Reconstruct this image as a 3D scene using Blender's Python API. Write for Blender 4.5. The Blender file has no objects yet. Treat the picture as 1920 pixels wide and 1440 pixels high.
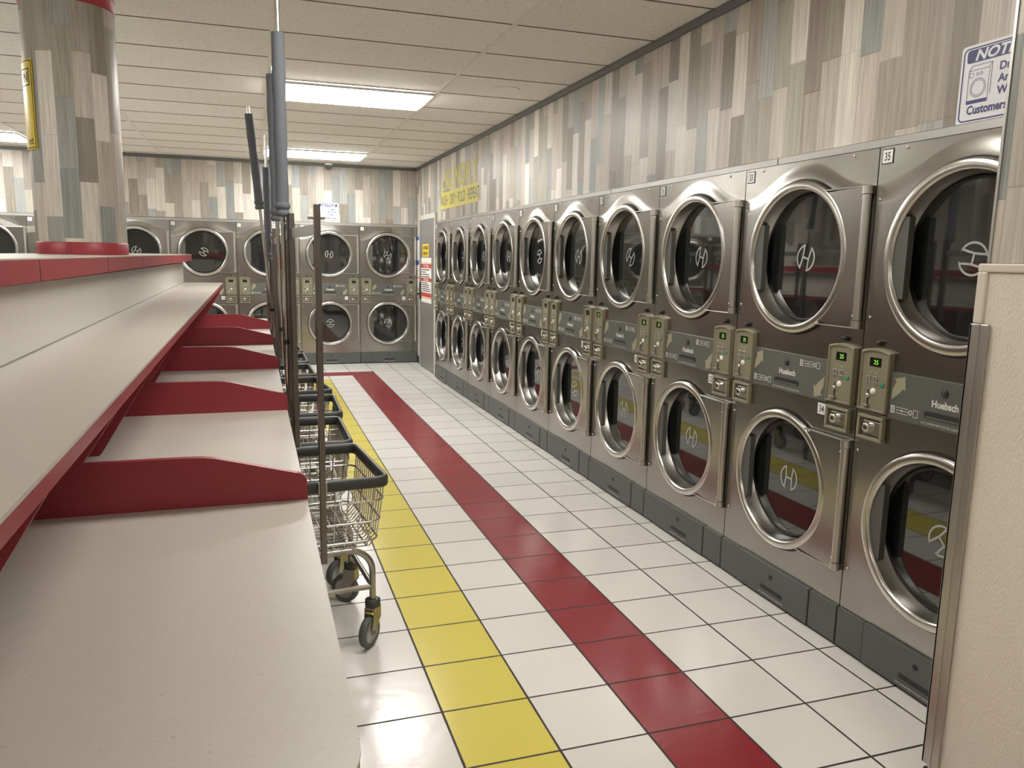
import bpy, bmesh, math, random
from mathutils import Vector, Matrix
random.seed(7)
PI = math.pi
scene = bpy.context.scene
col = scene.collection

# ------------------------------------------------------------------ helpers
def tag(o, label=None, cat=None, group=None, kind=None):
    if label: o['label'] = label
    if cat: o['category'] = cat
    if group: o['group'] = group
    if kind: o['kind'] = kind
    return o

def empty(name, loc, rz=0.0):
    o = bpy.data.objects.new(name, None)
    o.empty_display_size = 0.1
    o.location = loc
    o.rotation_euler = (0, 0, rz)
    col.objects.link(o)
    return o

class MB:
    """collects shapes into one mesh with several materials"""
    def __init__(s):
        s.v = []; s.f = []; s.m = []; s.sm = []; s.uv = {}
    def add(s, vs, fs, m=0, smooth=False):
        b = len(s.v)
        s.v += [tuple(p) for p in vs]
        for f in fs:
            s.f.append([i + b for i in f]); s.m.append(m); s.sm.append(smooth)
        return s
    def box(s, x0, x1, y0, y1, z0, z1, m=0):
        vs = [(x0,y0,z0),(x1,y0,z0),(x1,y1,z0),(x0,y1,z0),(x0,y0,z1),(x1,y0,z1),(x1,y1,z1),(x0,y1,z1)]
        fs = [(3,2,1,0),(4,5,6,7),(0,1,5,4),(1,2,6,5),(2,3,7,6),(3,0,4,7)]
        return s.add(vs, fs, m)
    def bbox(s, x0, x1, y0, y1, z0, z1, b=0.004, m=0):
        """box with chamfered edges"""
        bm = bmesh.new()
        bmesh.ops.create_cube(bm, size=1)
        for v in bm.verts:
            v.co = Vector(((x0+x1)/2 + v.co.x*(x1-x0), (y0+y1)/2 + v.co.y*(y1-y0), (z0+z1)/2 + v.co.z*(z1-z0)))
        bmesh.ops.bevel(bm, geom=bm.edges[:], offset=b, segments=2, affect='EDGES', profile=0.5)
        bm.verts.index_update()
        s.add([v.co[:] for v in bm.verts], [[v.index for v in f.verts] for f in bm.faces], m)
        bm.free(); return s
    def tube(s, pts, r, n=8, m=0, closed=False, caps=True):
        pts = [Vector(p) for p in pts]
        N = len(pts); vs = []; fs = []
        up = None
        for i, p in enumerate(pts):
            if closed: t = (pts[(i+1) % N] - pts[i-1])
            elif i == 0: t = pts[1] - p
            elif i == N-1: t = p - pts[i-1]
            else: t = (pts[i+1]-p).normalized() + (p-pts[i-1]).normalized()
            t.normalize()
            if up is None:
                a = Vector((0,0,1)) if abs(t.z) < .9 else Vector((1,0,0))
            else: a = up
            x = t.cross(a)
            if x.length < 1e-6: x = t.cross(Vector((0,1,0)))
            x.normalize(); y = x.cross(t); y.normalize(); up = y
            rr = r[i] if isinstance(r, (list, tuple)) else r
            for k in range(n):
                an = 2*PI*k/n
                vs.append(p + x*math.cos(an)*rr + y*math.sin(an)*rr)
        R = N if closed else N-1
        for i in range(R):
            for k in range(n):
                a = i*n+k; b = i*n+(k+1) % n; j = ((i+1) % N)*n
                fs.append((a, b, j+(k+1) % n, j+k))
        s.add(vs, fs, m, True)
        if caps and not closed:
            s.add(vs[:n], [tuple(range(n-1,-1,-1))], m)
            s.add(vs[-n:], [tuple(range(n))], m)
        return s
    def lathe(s, prof, c, axis='y', n=48, m=0, smooth=True):
        """profile (r, h) around an axis through c"""
        vs = []; fs = []
        for r, h in prof:
            for k in range(n):
                a = 2*PI*k/n
                ca, sa = r*math.cos(a), r*math.sin(a)
                if axis == 'y': vs.append((c[0]+ca, c[1]+h, c[2]+sa))
                elif axis == 'z': vs.append((c[0]+ca, c[1]+sa, c[2]+h))
                else: vs.append((c[0]+h, c[1]+ca, c[2]+sa))
        for i in range(len(prof)-1):
            for k in range(n):
                fs.append((i*n+k, i*n+(k+1) % n, (i+1)*n+(k+1) % n, (i+1)*n+k))
        return s.add(vs, fs, m, smooth)
    def disc(s, c, r, axis='y', n=48, m=0):
        vs = []
        for k in range(n):
            a = 2*PI*k/n
            if axis == 'y': vs.append((c[0]+r*math.cos(a), c[1], c[2]+r*math.sin(a)))
            elif axis == 'z': vs.append((c[0]+r*math.cos(a), c[1]+r*math.sin(a), c[2]))
            else: vs.append((c[0], c[1]+r*math.cos(a), c[2]+r*math.sin(a)))
        return s.add(vs, [tuple(range(n))], m)
    def prism(s, poly, a, b, axis='y', m=0):
        """2-D polygon extruded from a to b along an axis"""
        n = len(poly)
        def P(p, h):
            return {'y': (p[0], h, p[1]), 'z': (p[0], p[1], h), 'x': (h, p[0], p[1])}[axis]
        vs = [P(p, a) for p in poly] + [P(p, b) for p in poly]
        fs = [tuple(range(n-1,-1,-1)), tuple(range(n, 2*n))]
        for i in range(n):
            fs.append((i, (i+1) % n, n+(i+1) % n, n+i))
        return s.add(vs, fs, m)
    def mesh(s, name, mats):
        me = bpy.data.meshes.new(name)
        me.from_pydata(s.v, [], s.f)
        for mt in mats: me.materials.append(mt)
        for p, m, sm in zip(me.polygons, s.m, s.sm):
            p.material_index = m; p.use_smooth = sm
        bm = bmesh.new(); bm.from_mesh(me)
        bmesh.ops.recalc_face_normals(bm, faces=bm.faces[:])
        bm.to_mesh(me); bm.free()
        me.update()
        return me
    def build(s, name, mats, parent=None):
        if not isinstance(mats, (list, tuple)): mats = [mats]
        o = bpy.data.objects.new(name, s.mesh(name, mats))
        col.objects.link(o)
        if parent: o.parent = parent
        return o

def linkmesh(name, me, parent=None):
    o = bpy.data.objects.new(name, me); col.objects.link(o)
    if parent: o.parent = parent
    return o

_txt = {}
def text_geo(body, size, bold=0.0, shear=0.0, align='CENTER', xs=1.0):
    """flat triangles of a line of lettering, in metres, baseline centred at 0,0"""
    key = (body, size, bold, shear, align, xs)
    if key in _txt: return _txt[key]
    cu = bpy.data.curves.new('txt', 'FONT')
    cu.body = body; cu.size = size; cu.offset = bold*size; cu.shear = shear
    cu.align_x = align; cu.resolution_u = 3; cu.fill_mode = 'FRONT'
    o = bpy.data.objects.new('txt', cu); col.objects.link(o)
    bpy.context.view_layer.update()
    dg = bpy.context.evaluated_depsgraph_get()
    me = bpy.data.meshes.new_from_object(o.evaluated_get(dg))
    vs = [(v.co.x*xs, v.co.y) for v in me.vertices]; fs = [tuple(p.vertices) for p in me.polygons]
    bpy.data.objects.remove(o); bpy.data.curves.remove(cu); bpy.data.meshes.remove(me)
    _txt[key] = (vs, fs)
    return _txt[key]
def put_text(mb, body, size, x, z, y, m=0, **k):
    vs, fs = text_geo(body, size, **k)
    mb.add([(x+a, y, z+b) for a, b in vs], fs, m)

# ------------------------------------------------------------------ materials
def new_mat(name):
    m = bpy.data.materials.new(name); m.use_nodes = True
    nt = m.node_tree
    b = nt.nodes['Principled BSDF']
    return m, nt, b
def pm(name, c, rough=.5, metal=0.0, ior=1.5, coat=0, bump=0, bscale=200, var=0, vscale=30, stretch=None, emit=None, es=1):
    m, nt, b = new_mat(name)
    b.inputs['Base Color'].default_value = (*c, 1)
    b.inputs['Roughness'].default_value = rough
    b.inputs['Metallic'].default_value = metal
    b.inputs['IOR'].default_value = ior
    b.inputs['Coat Weight'].default_value = coat
    if emit:
        b.inputs['Emission Color'].default_value = (*emit, 1); b.inputs['Emission Strength'].default_value = es
    if bump or var:
        tc = nt.nodes.new('ShaderNodeTexCoord'); vec = tc.outputs['Object']
        if stretch:
            mp = nt.nodes.new('ShaderNodeMapping'); mp.inputs['Scale'].default_value = stretch
            nt.links.new(vec, mp.inputs['Vector']); vec = mp.outputs['Vector']
        if bump:
            n = nt.nodes.new('ShaderNodeTexNoise'); n.inputs['Scale'].default_value = bscale; n.inputs['Detail'].default_value = 3
            nt.links.new(vec, n.inputs['Vector'])
            bp = nt.nodes.new('ShaderNodeBump'); bp.inputs['Strength'].default_value = bump; bp.inputs['Distance'].default_value = .01
            nt.links.new(n.outputs['Fac'], bp.inputs['Height']); nt.links.new(bp.outputs['Normal'], b.inputs['Normal'])
        if var:
            n = nt.nodes.new('ShaderNodeTexNoise'); n.inputs['Scale'].default_value = vscale; n.inputs['Detail'].default_value = 4
            nt.links.new(vec, n.inputs['Vector'])
            r = nt.nodes.new('ShaderNodeValToRGB')
            r.color_ramp.elements[0].position = .3; r.color_ramp.elements[1].position = .7
            r.color_ramp.elements[0].color = (*[x*(1-var) for x in c], 1); r.color_ramp.elements[1].color = (*[min(1, x*(1+var)) for x in c], 1)
            nt.links.new(n.outputs['Fac'], r.inputs['Fac']); nt.links.new(r.outputs['Color'], b.inputs['Base Color'])
    return m

def nd(nt, t, **k):
    n = nt.nodes.new(t)
    for a, v in k.items(): setattr(n, a, v)
    return n
def mth(nt, op, a, b=None, c=None):
    n = nt.nodes.new('ShaderNodeMath'); n.operation = op
    for i, x in enumerate((a, b, c)):
        if x is None: continue
        if isinstance(x, (int, float)): n.inputs[i].default_value = x
        else: nt.links.new(x, n.inputs[i])
    return n.outputs[0]
def mixc(nt, f, a, b):
    n = nt.nodes.new('ShaderNodeMix'); n.data_type = 'RGBA'
    for s, x in ((n.inputs[0], f), (n.inputs[6], a), (n.inputs[7], b)):
        if isinstance(x, (int, float)): s.default_value = x
        elif isinstance(x, tuple): s.default_value = (*x, 1)
        else: nt.links.new(x, s)
    return n.outputs[2]

def plank_mat():
    m, nt, b = new_mat('weathered_planks')
    uv = nd(nt, 'ShaderNodeUVMap'); sp = nd(nt, 'ShaderNodeSeparateXYZ'); nt.links.new(uv.outputs['UV'], sp.inputs[0])
    U, V = sp.outputs[0], sp.outputs[1]
    uu = mth(nt, 'DIVIDE', U, .104)
    c = mth(nt, 'FLOOR', uu); fu = mth(nt, 'FRACT', uu)
    w1 = nd(nt, 'ShaderNodeTexWhiteNoise', noise_dimensions='1D'); nt.links.new(c, w1.inputs['W'])
    L = mth(nt, 'MULTIPLY_ADD', w1.outputs['Value'], .30, .34)
    w2 = nd(nt, 'ShaderNodeTexWhiteNoise', noise_dimensions='1D'); nt.links.new(mth(nt, 'ADD', c, 51.3), w2.inputs['W'])
    vv = mth(nt, 'DIVIDE', mth(nt, 'MULTIPLY_ADD', w2.outputs['Value'], 5.0, V), L)
    r = mth(nt, 'FLOOR', vv); fv = mth(nt, 'FRACT', vv)
    w3 = nd(nt, 'ShaderNodeTexWhiteNoise', noise_dimensions='2D')
    cb = nd(nt, 'ShaderNodeCombineXYZ'); nt.links.new(c, cb.inputs[0]); nt.links.new(r, cb.inputs[1]); nt.links.new(cb.outputs[0], w3.inputs['Vector'])
    cr = nd(nt, 'ShaderNodeValToRGB'); cr.color_ramp.interpolation = 'CONSTANT'
    cols = [(.56,.51,.43),(.37,.32,.25),(.48,.42,.34),(.30,.25,.19),(.44,.38,.31),(.62,.57,.50),(.36,.365,.34),(.47,.40,.33),(.33,.285,.215),(.56,.51,.44),(.38,.35,.27),(.30,.315,.305)]
    el = cr.color_ramp.elements
    def tone(k):
        L = sum(k)/3; n = .385 + (L-.385)*1.28; k = [q*n/L for q in k]
        return [(q*.74 + n*.26)*.97 for q in k]
    for i, k in enumerate(cols):
        e = el[i] if i < 2 else el.new(i/len(cols))
        e.position = i/len(cols); e.color = (*tone(k), 1)
    nt.links.new(w3.outputs['Value'], cr.inputs['Fac'])
    # grain
    gv = nd(nt, 'ShaderNodeCombineXYZ')
    nt.links.new(mth(nt, 'MULTIPLY', U, 150), gv.inputs[0]); nt.links.new(mth(nt, 'MULTIPLY', V, 5), gv.inputs[1]); nt.links.new(mth(nt, 'MULTIPLY', w3.outputs['Value'], 37), gv.inputs[2])
    g = nd(nt, 'ShaderNodeTexNoise'); g.inputs['Scale'].default_value = 1; g.inputs['Detail'].default_value = 4; nt.links.new(gv.outputs[0], g.inputs['Vector'])
    g2v = nd(nt, 'ShaderNodeCombineXYZ')
    nt.links.new(mth(nt, 'MULTIPLY', U, 48), g2v.inputs[0]); nt.links.new(mth(nt, 'MULTIPLY', V, 1.3), g2v.inputs[1]); nt.links.new(mth(nt, 'MULTIPLY', w3.outputs['Value'], 91), g2v.inputs[2])
    g2 = nd(nt, 'ShaderNodeTexNoise'); g2.inputs['Scale'].default_value = 1; g2.inputs['Detail'].default_value = 2; nt.links.new(g2v.outputs[0], g2.inputs['Vector'])
    gs = mth(nt, 'ADD', mth(nt, 'MULTIPLY_ADD', g.outputs['Fac'], .85, .32), mth(nt, 'MULTIPLY', g2.outputs['Fac'], .55))
    seam = mth(nt, 'MAXIMUM', mth(nt, 'LESS_THAN', fu, .025), mth(nt, 'LESS_THAN', fv, .008))
    gs2 = mth(nt, 'MULTIPLY', gs, mth(nt, 'MULTIPLY_ADD', seam, -.22, 1))
    vm = nd(nt, 'ShaderNodeVectorMath', operation='SCALE'); nt.links.new(cr.outputs['Color'], vm.inputs[0]); nt.links.new(gs2, vm.inputs['Scale'])
    nt.links.new(vm.outputs[0], b.inputs['Base Color'])
    b.inputs['Roughness'].default_value = .42
    bp = nd(nt, 'ShaderNodeBump'); bp.inputs['Strength'].default_value = .15; bp.inputs['Distance'].default_value = .002
    nt.links.new(g.outputs['Fac'], bp.inputs['Height']); nt.links.new(bp.outputs['Normal'], b.inputs['Normal'])
    return m

TX0, TT, TY0, TP = .5445, .3009, 2.3088, .3022
def floor_mat():
    m, nt, b = new_mat('floor_tiles')
    g = nd(nt, 'ShaderNodeNewGeometry'); sp = nd(nt, 'ShaderNodeSeparateXYZ'); nt.links.new(g.outputs['Position'], sp.inputs[0])
    X = mth(nt, 'DIVIDE', mth(nt, 'SUBTRACT', sp.outputs[0], TX0), TT); Y = mth(nt, 'DIVIDE', mth(nt, 'SUBTRACT', sp.outputs[1], TY0), TP)
    ix, iy = mth(nt, 'FLOOR', X), mth(nt, 'FLOOR', Y); fx, fy = mth(nt, 'FRACT', X), mth(nt, 'FRACT', Y)
    def eq(a, v): return mth(nt, 'COMPARE', a, v, .1)
    def le(a, v): return mth(nt, 'LESS_THAN', a, v+.5)
    red = mth(nt, 'MAXIMUM', mth(nt, 'MULTIPLY', eq(ix, 2), le(iy, 25)), mth(nt, 'MULTIPLY', eq(iy, 25), le(ix, 2)))
    yel = mth(nt, 'MAXIMUM', mth(nt, 'MULTIPLY', eq(ix, 0), le(iy, 23)), mth(nt, 'MULTIPLY', eq(iy, 23), le(ix, 0)))
    dx = mth(nt, 'ABSOLUTE', mth(nt, 'SUBTRACT', fx, .5)); dy = mth(nt, 'ABSOLUTE', mth(nt, 'SUBTRACT', fy, .5))
    # grout a touch uneven
    nz = nd(nt, 'ShaderNodeTexNoise'); nz.inputs['Scale'].default_value = 9; nt.links.new(g.outputs['Position'], nz.inputs['Vector'])
    wd = mth(nt, 'MULTIPLY_ADD', nz.outputs['Fac'], -.008, .491)
    gr = mth(nt, 'MAXIMUM', mth(nt, 'GREATER_THAN', dx, wd), mth(nt, 'GREATER_THAN', dy, wd))
    wn = nd(nt, 'ShaderNodeTexWhiteNoise', noise_dimensions='2D'); cb = nd(nt, 'ShaderNodeCombineXYZ')
    nt.links.new(ix, cb.inputs[0]); nt.links.new(iy, cb.inputs[1]); nt.links.new(cb.outputs[0], wn.inputs['Vector'])
    white = mixc(nt, wn.outputs['Value'], (.72,.70,.66), (.78,.76,.725))
    c = mixc(nt, yel, white, (.70,.60,.12)); c = mixc(nt, red, c, (.265,.026,.036))
    sp2 = nd(nt, 'ShaderNodeTexNoise'); sp2.inputs['Scale'].default_value = 60; sp2.inputs['Detail'].default_value = 1; nt.links.new(g.outputs['Position'], sp2.inputs['Vector'])
    spk = mth(nt, 'GREATER_THAN', sp2.outputs['Fac'], .80)
    c = mixc(nt, mth(nt, 'MULTIPLY', spk, .5), c, (.2,.18,.16))
    c = mixc(nt, gr, c, (.035,.028,.026))
    nt.links.new(c, b.inputs['Base Color'])
    nt.links.new(mth(nt, 'MULTIPLY_ADD', gr, .5, .2), b.inputs['Roughness'])
    b.inputs['IOR'].default_value = 1.5
    bn = nd(nt, 'ShaderNodeTexNoise'); bn.inputs['Scale'].default_value = 22; bn.inputs['Detail'].default_value = 2; nt.links.new(g.outputs['Position'], bn.inputs['Vector'])
    hh = mth(nt, 'SUBTRACT', bn.outputs['Fac'], mth(nt, 'MULTIPLY', gr, 1.2))
    bp = nd(nt, 'ShaderNodeBump'); bp.inputs['Strength'].default_value = .25; bp.inputs['Distance'].default_value = .003
    nt.links.new(hh, bp.inputs['Height']); nt.links.new(bp.outputs['Normal'], b.inputs['Normal'])
    return m

CX0, CT, CY0, CP = .14, 1.22, 5.99, .61
def ceil_mat():
    m, nt, b = new_mat('ceiling_tiles')
    g = nd(nt, 'ShaderNodeNewGeometry'); sp = nd(nt, 'ShaderNodeSeparateXYZ'); nt.links.new(g.outputs['Position'], sp.inputs[0])
    mp = nd(nt, 'ShaderNodeMapping'); mp.inputs['Scale'].default_value = (70, 130, 1); mp.inputs['Rotation'].default_value = (0, 0, .5); nt.links.new(g.outputs['Position'], mp.inputs['Vector'])
    n = nd(nt, 'ShaderNodeTexNoise'); n.inputs['Scale'].default_value = 1; n.inputs['Detail'].default_value = 2; n.inputs['Distortion'].default_value = 1.5; nt.links.new(mp.outputs[0], n.inputs['Vector'])
    pit = mth(nt, 'GREATER_THAN', n.outputs['Fac'], .62)
    X = mth(nt, 'FLOOR', mth(nt, 'DIVIDE', mth(nt, 'SUBTRACT', sp.outputs[0], CX0), CT)); Y = mth(nt, 'FLOOR', mth(nt, 'DIVIDE', mth(nt, 'SUBTRACT', sp.outputs[1], CY0), CP))
    cb = nd(nt, 'ShaderNodeCombineXYZ'); nt.links.new(X, cb.inputs[0]); nt.links.new(Y, cb.inputs[1])
    w = nd(nt, 'ShaderNodeTexWhiteNoise', noise_dimensions='2D'); nt.links.new(cb.outputs[0], w.inputs['Vector'])
    c = mixc(nt, w.outputs['Value'], (.77,.745,.69), (.83,.805,.755))
    c = mixc(nt, mth(nt, 'MULTIPLY', pit, .6), c, (.33,.29,.24))
    nt.links.new(c, b.inputs['Base Color']); b.inputs['Roughness'].default_value = .9
    return m

ROLL = .0085
DOME = .0035
def steel_mat():
    """brushed stainless sheet, gently dished so that reflections run in waves"""
    m, nt, b = new_mat('brushed_stainless')
    b.inputs['Metallic'].default_value = 1
    tc = nd(nt, 'ShaderNodeTexCoord')
    n0 = nd(nt, 'ShaderNodeTexNoise'); n0.inputs['Scale'].default_value = 3.2; n0.inputs['Detail'].default_value = 0; nt.links.new(tc.outputs['Object'], n0.inputs['Vector'])
    mp = nd(nt, 'ShaderNodeMapping'); mp.inputs['Scale'].default_value = (6, 6, 400); nt.links.new(tc.outputs['Object'], mp.inputs['Vector'])
    n1 = nd(nt, 'ShaderNodeTexNoise'); n1.inputs['Scale'].default_value = 1; n1.inputs['Detail'].default_value = 3; nt.links.new(mp.outputs[0], n1.inputs['Vector'])
    so = nd(nt, 'ShaderNodeSeparateXYZ'); nt.links.new(tc.outputs['Object'], so.inputs[0])
    def dist(cx, cz):
        return mth(nt, 'SQRT', mth(nt, 'ADD', mth(nt, 'POWER', mth(nt, 'SUBTRACT', so.outputs[0], cx), 2), mth(nt, 'POWER', mth(nt, 'SUBTRACT', so.outputs[2], cz), 2)))
    dd = mth(nt, 'MINIMUM', dist(.392, 1.513), dist(.392, .568))
    mr = nd(nt, 'ShaderNodeMapRange', interpolation_type='SMOOTHSTEP'); nt.links.new(dd, mr.inputs['Value'])
    mr.inputs['From Min'].default_value = .30; mr.inputs['From Max'].default_value = .46; mr.inputs['To Min'].default_value = DOME; mr.inputs['To Max'].default_value = 0
    gx = mth(nt, 'COSINE', mth(nt, 'MULTIPLY', mth(nt, 'SUBTRACT', so.outputs[0], .40), 7.85))
    sz = mth(nt, 'ADD', so.outputs[2], mth(nt, 'MULTIPLY', mth(nt, 'ADD', gx, mth(nt, 'MULTIPLY', n0.outputs['Fac'], .8)), -.055))
    mr2 = nd(nt, 'ShaderNodeMapRange', interpolation_type='SMOOTHSTEP'); nt.links.new(sz, mr2.inputs['Value'])
    mr2.inputs['From Min'].default_value = 1.735; mr2.inputs['From Max'].default_value = 1.815; mr2.inputs['To Min'].default_value = 0; mr2.inputs['To Max'].default_value = -ROLL
    hgt = mth(nt, 'ADD', mth(nt, 'MULTIPLY_ADD', n0.outputs['Fac'], .006, mr.outputs['Result']), mr2.outputs['Result'])
    b1 = nd(nt, 'ShaderNodeBump'); b1.inputs['Strength'].default_value = 1; b1.inputs['Distance'].default_value = 1; nt.links.new(hgt, b1.inputs['Height'])
    b2 = nd(nt, 'ShaderNodeBump'); b2.inputs['Strength'].default_value = .04; b2.inputs['Distance'].default_value = .001; nt.links.new(n1.outputs['Fac'], b2.inputs['Height']); nt.links.new(b1.outputs['Normal'], b2.inputs['Normal'])
    nt.links.new(b2.outputs['Normal'], b.inputs['Normal'])
    c = mixc(nt, n1.outputs['Fac'], (.34,.328,.30), (.42,.405,.375)); nt.links.new(c, b.inputs['Base Color'])
    b.inputs['Roughness'].default_value = .23
    return m

def laminate_mat():
    m, nt, b = new_mat('cream_laminate')
    tc = nd(nt, 'ShaderNodeTexCoord')
    n = nd(nt, 'ShaderNodeTexNoise'); n.inputs['Scale'].default_value = 160; n.inputs['Detail'].default_value = 2; nt.links.new(tc.outputs['Object'], n.inputs['Vector'])
    n2 = nd(nt, 'ShaderNodeTexNoise'); n2.inputs['Scale'].default_value = 90; n2.inputs['Detail'].default_value = 1; nt.links.new(tc.outputs['Object'], n2.inputs['Vector'])
    c = mixc(nt, n.outputs['Fac'], (.465,.433,.382), (.545,.515,.47))
    c = mixc(nt, mth(nt, 'MULTIPLY', mth(nt, 'GREATER_THAN', n2.outputs['Fac'], .76), .45), c, (.33,.29,.24))
    nt.links.new(c, b.inputs['Base Color']); b.inputs['Roughness'].default_value = .37; b.inputs['IOR'].default_value = 1.55
    bn = nd(nt, 'ShaderNodeTexNoise'); bn.inputs['Scale'].default_value = 70; nt.links.new(tc.outputs['Object'], bn.inputs['Vector'])
    bp = nd(nt, 'ShaderNodeBump'); bp.inputs['Strength'].default_value = .12; bp.inputs['Distance'].default_value = .002; nt.links.new(bn.outputs['Fac'], bp.inputs['Height']); nt.links.new(bp.outputs['Normal'], b.inputs['Normal'])
    return m

M = {}
M['plank'] = plank_mat(); M['floor'] = floor_mat(); M['ceil'] = ceil_mat(); M['steel'] = steel_mat(); M['lam'] = laminate_mat()
M['red'] = pm('red_laminate', (.27,.026,.036), .38, bump=.05, bscale=120)
M['redband'] = pm('red_band', (.36,.035,.05), .4)
M['tee'] = pm('ceiling_tee', (.72,.69,.64), .6)
M['gap'] = pm('tee_shadow_gap', (.10,.09,.075), .8)
M['trim'] = pm('dark_wall_trim', (.13,.13,.13), .55)
M['alum'] = pm('aluminium_trim', (.42,.41,.39), .4, .8)
M['polish'] = pm('polished_steel', (.60,.585,.545), .24, 1, var=.06, vscale=8)
M['cone'] = pm('brushed_inner_wall', (.40,.39,.365), .34, 1, bump=.03, bscale=1, stretch=(40,900,40))
M['sheet'] = pm('steel_sheet', (.39,.375,.345), .22, 1)
M['satin'] = pm('satin_steel', (.55,.53,.49), .33, 1)
M['glass'] = pm('dark_door_glass', (.012,.013,.013), .03, 0, ior=2.1)
M['black'] = pm('black_rubber_and_shade', (.015,.015,.015), .5)
M['plate'] = pm('grey_handle_plate', (.105,.105,.098), .45, .3, bump=.15, bscale=1, stretch=(260,260,2))
M['logo'] = pm('etched_emblem', (.36,.37,.36), .5)
M['tan'] = pm('tan_control_plastic', (.225,.205,.135), .4)
M['tan2'] = pm('tan_control_face', (.20,.185,.125), .45)
M['band'] = pm('charcoal_panel', (.095,.099,.09), .42)
M['kick'] = pm('charcoal_base_paint', (.09,.094,.092), .45, bump=.05, bscale=150)
M['dark'] = pm('dark_recess', (.02,.02,.021), .5)
M['arrow'] = pm('khaki_print', (.30,.28,.19), .5)
M['print'] = pm('white_print', (.62,.62,.58), .5)
M['disp'] = pm('display_window', (.008,.01,.006), .2)
M['led'] = pm('green_digits', (.2,.7,.05), .5, emit=(.45,1,.10), es=.45)
M['dim'] = pm('dim_digits', (.05,.06,.03), .5)
M['btn'] = pm('steel_button', (.45,.44,.40), .3, .7)
M['green'] = pm('green_button', (.03,.22,.13), .4)
M['white'] = pm('white_plate', (.75,.74,.72), .45)
M['ink'] = pm('black_ink', (.015,.015,.018), .5)
M['navy'] = pm('navy_ink', (.045,.05,.16), .45)
M['signw'] = pm('sign_white', (.74,.74,.78), .35)
M['yellow'] = pm('yellow_sign', (.72,.55,.06), .35)
M['yfade'] = pm('pale_yellow_decal', (.62,.56,.13), .6)
M['doorgrey'] = pm('grey_door_paint', (.185,.182,.172), .4)
M['jamb'] = pm('cream_jamb', (.55,.53,.48), .5)
M['vinyl'] = pm('textured_wallcovering', (.72,.645,.56), .55, bump=.55, bscale=1, stretch=(330,330,95), var=.03, vscale=.02)
M['cap'] = pm('cream_cap', (.60,.55,.47), .45)
M['guard'] = pm('metal_corner_guard', (.45,.43,.39), .38, .9, var=.08, vscale=5)
M['chrome'] = pm('chrome_wire', (.62,.61,.58), .22, 1)
M['pole'] = pm('dark_steel_tube', (.19,.175,.165), .3, 1)
M['rimp'] = pm('grey_rim_bumper', (.045,.047,.047), .42)
M['frame'] = pm('zinc_tube', (.36,.34,.29), .32, 1, var=.15, vscale=12)
M['tyre'] = pm('grey_tyre', (.11,.115,.11), .55)
M['hub'] = pm('wheel_hub', (.40,.40,.37), .4, .3)
M['foam'] = pm('grey_foam', (.12,.13,.15), .8, bump=.2, bscale=60)
M['lightframe'] = pm('white_fixture', (.8,.8,.78), .4)
M['seal'] = pm('grey_seal', (.16,.15,.13), .7)
M['plain'] = pm('plain_plaster', (.42,.40,.36), .7)
M['redink'] = pm('poster_red', (.50,.06,.045), .45)
M['blue'] = pm('poster_blue', (.06,.11,.40), .45)
M['orange'] = pm('poster_orange', (.75,.36,.10), .45)
M['lens'] = pm('lit_diffuser', (.9,.9,.9), .5, emit=(1,.985,.94), es=1)
LENS_STRENGTH = 25.0
M['lens'].node_tree.nodes['Principled BSDF'].inputs['Emission Strength'].default_value = LENS_STRENGTH
M['lens_dim'] = pm('lit_diffuser_dimmed', (.9,.9,.9), .5, emit=(1,.96,.88), es=15)  # weaker emission, set to balance near light against the far panels

def uv_planar(o, f):
    me = o.data; uv = me.uv_layers.new(name='UVMap')
    for p in me.polygons:
        for li in p.loop_indices:
            co = me.vertices[me.loops[li].vertex_index].co
            uv.data[li].uv = f(co, p.normal)
def uv_wall(co, n):
    return (co.y + 3.3, co.z) if abs(n.x) > abs(n.y) else (co.x + 20.7, co.z)

# ------------------------------------------------------------------ room shell
ZC = 2.72; XW = 2.20; XD = 2.14; YD = 10.969; YW = 11.0; YS = 2.3135; XF = 2.194; DW = .80; DH = 1.902
XL, YB = -6.0, -4.5
o = MB().box(XL, XW+.9, YB, YW+.9, -.08, 0).build('floor', M['floor']); tag(o, kind='structure')
o = MB().box(XL, XW+.9, YB, YW+.9, ZC, ZC+.08).build('ceiling', M['ceil']); tag(o, kind='structure')
# suspended grid: main tees along the depth, cross tees between them
mb = MB()
k = -5
while CX0 + k*CT < XW:
    x = CX0 + k*CT
    if x > XL: mb.box(x-.013, x+.013, YB, YW, ZC-.005, ZC+.001)
    k += 1
y = CY0 - CP*17
while y < YW:
    mb.box(XL, XW, y-.004, y+.004, ZC-.0025, ZC+.001, 1); y += CP
tag(mb.build('trim_1', [M['tee'], M['gap']]), kind='structure')

mb = MB()
mb.box(XW, XW+.12, 1.30, YS+DW*9-.0, 1.936, ZC)
mb.box(XW, XW+.12, YS+DW*9+.004, YW, 0, ZC)
wr = mb.build('wall_right', M['plank']); tag(wr, kind='structure'); uv_planar(wr, uv_wall)
mb = MB()
mb.box(XF-DW*7-.004, XW, YW, YW+.12, 1.936, ZC)
mb.box(XL, XF-DW*7-.004, YW-.03, YW+.12, 0, ZC)
wf = mb.build('wall_far', M['plank']); tag(wf, kind='structure'); uv_planar(wf, uv_wall)
wl = MB().box(XL-.1, XL, YB, YW, 0, ZC).build('wall_left', M['plain']); tag(wl, kind='structure')
wb = MB().box(XL, XW+.9, YB-.1, YB, 0, ZC).build('wall_back', M['plain']); tag(wb, kind='structure')
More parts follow.
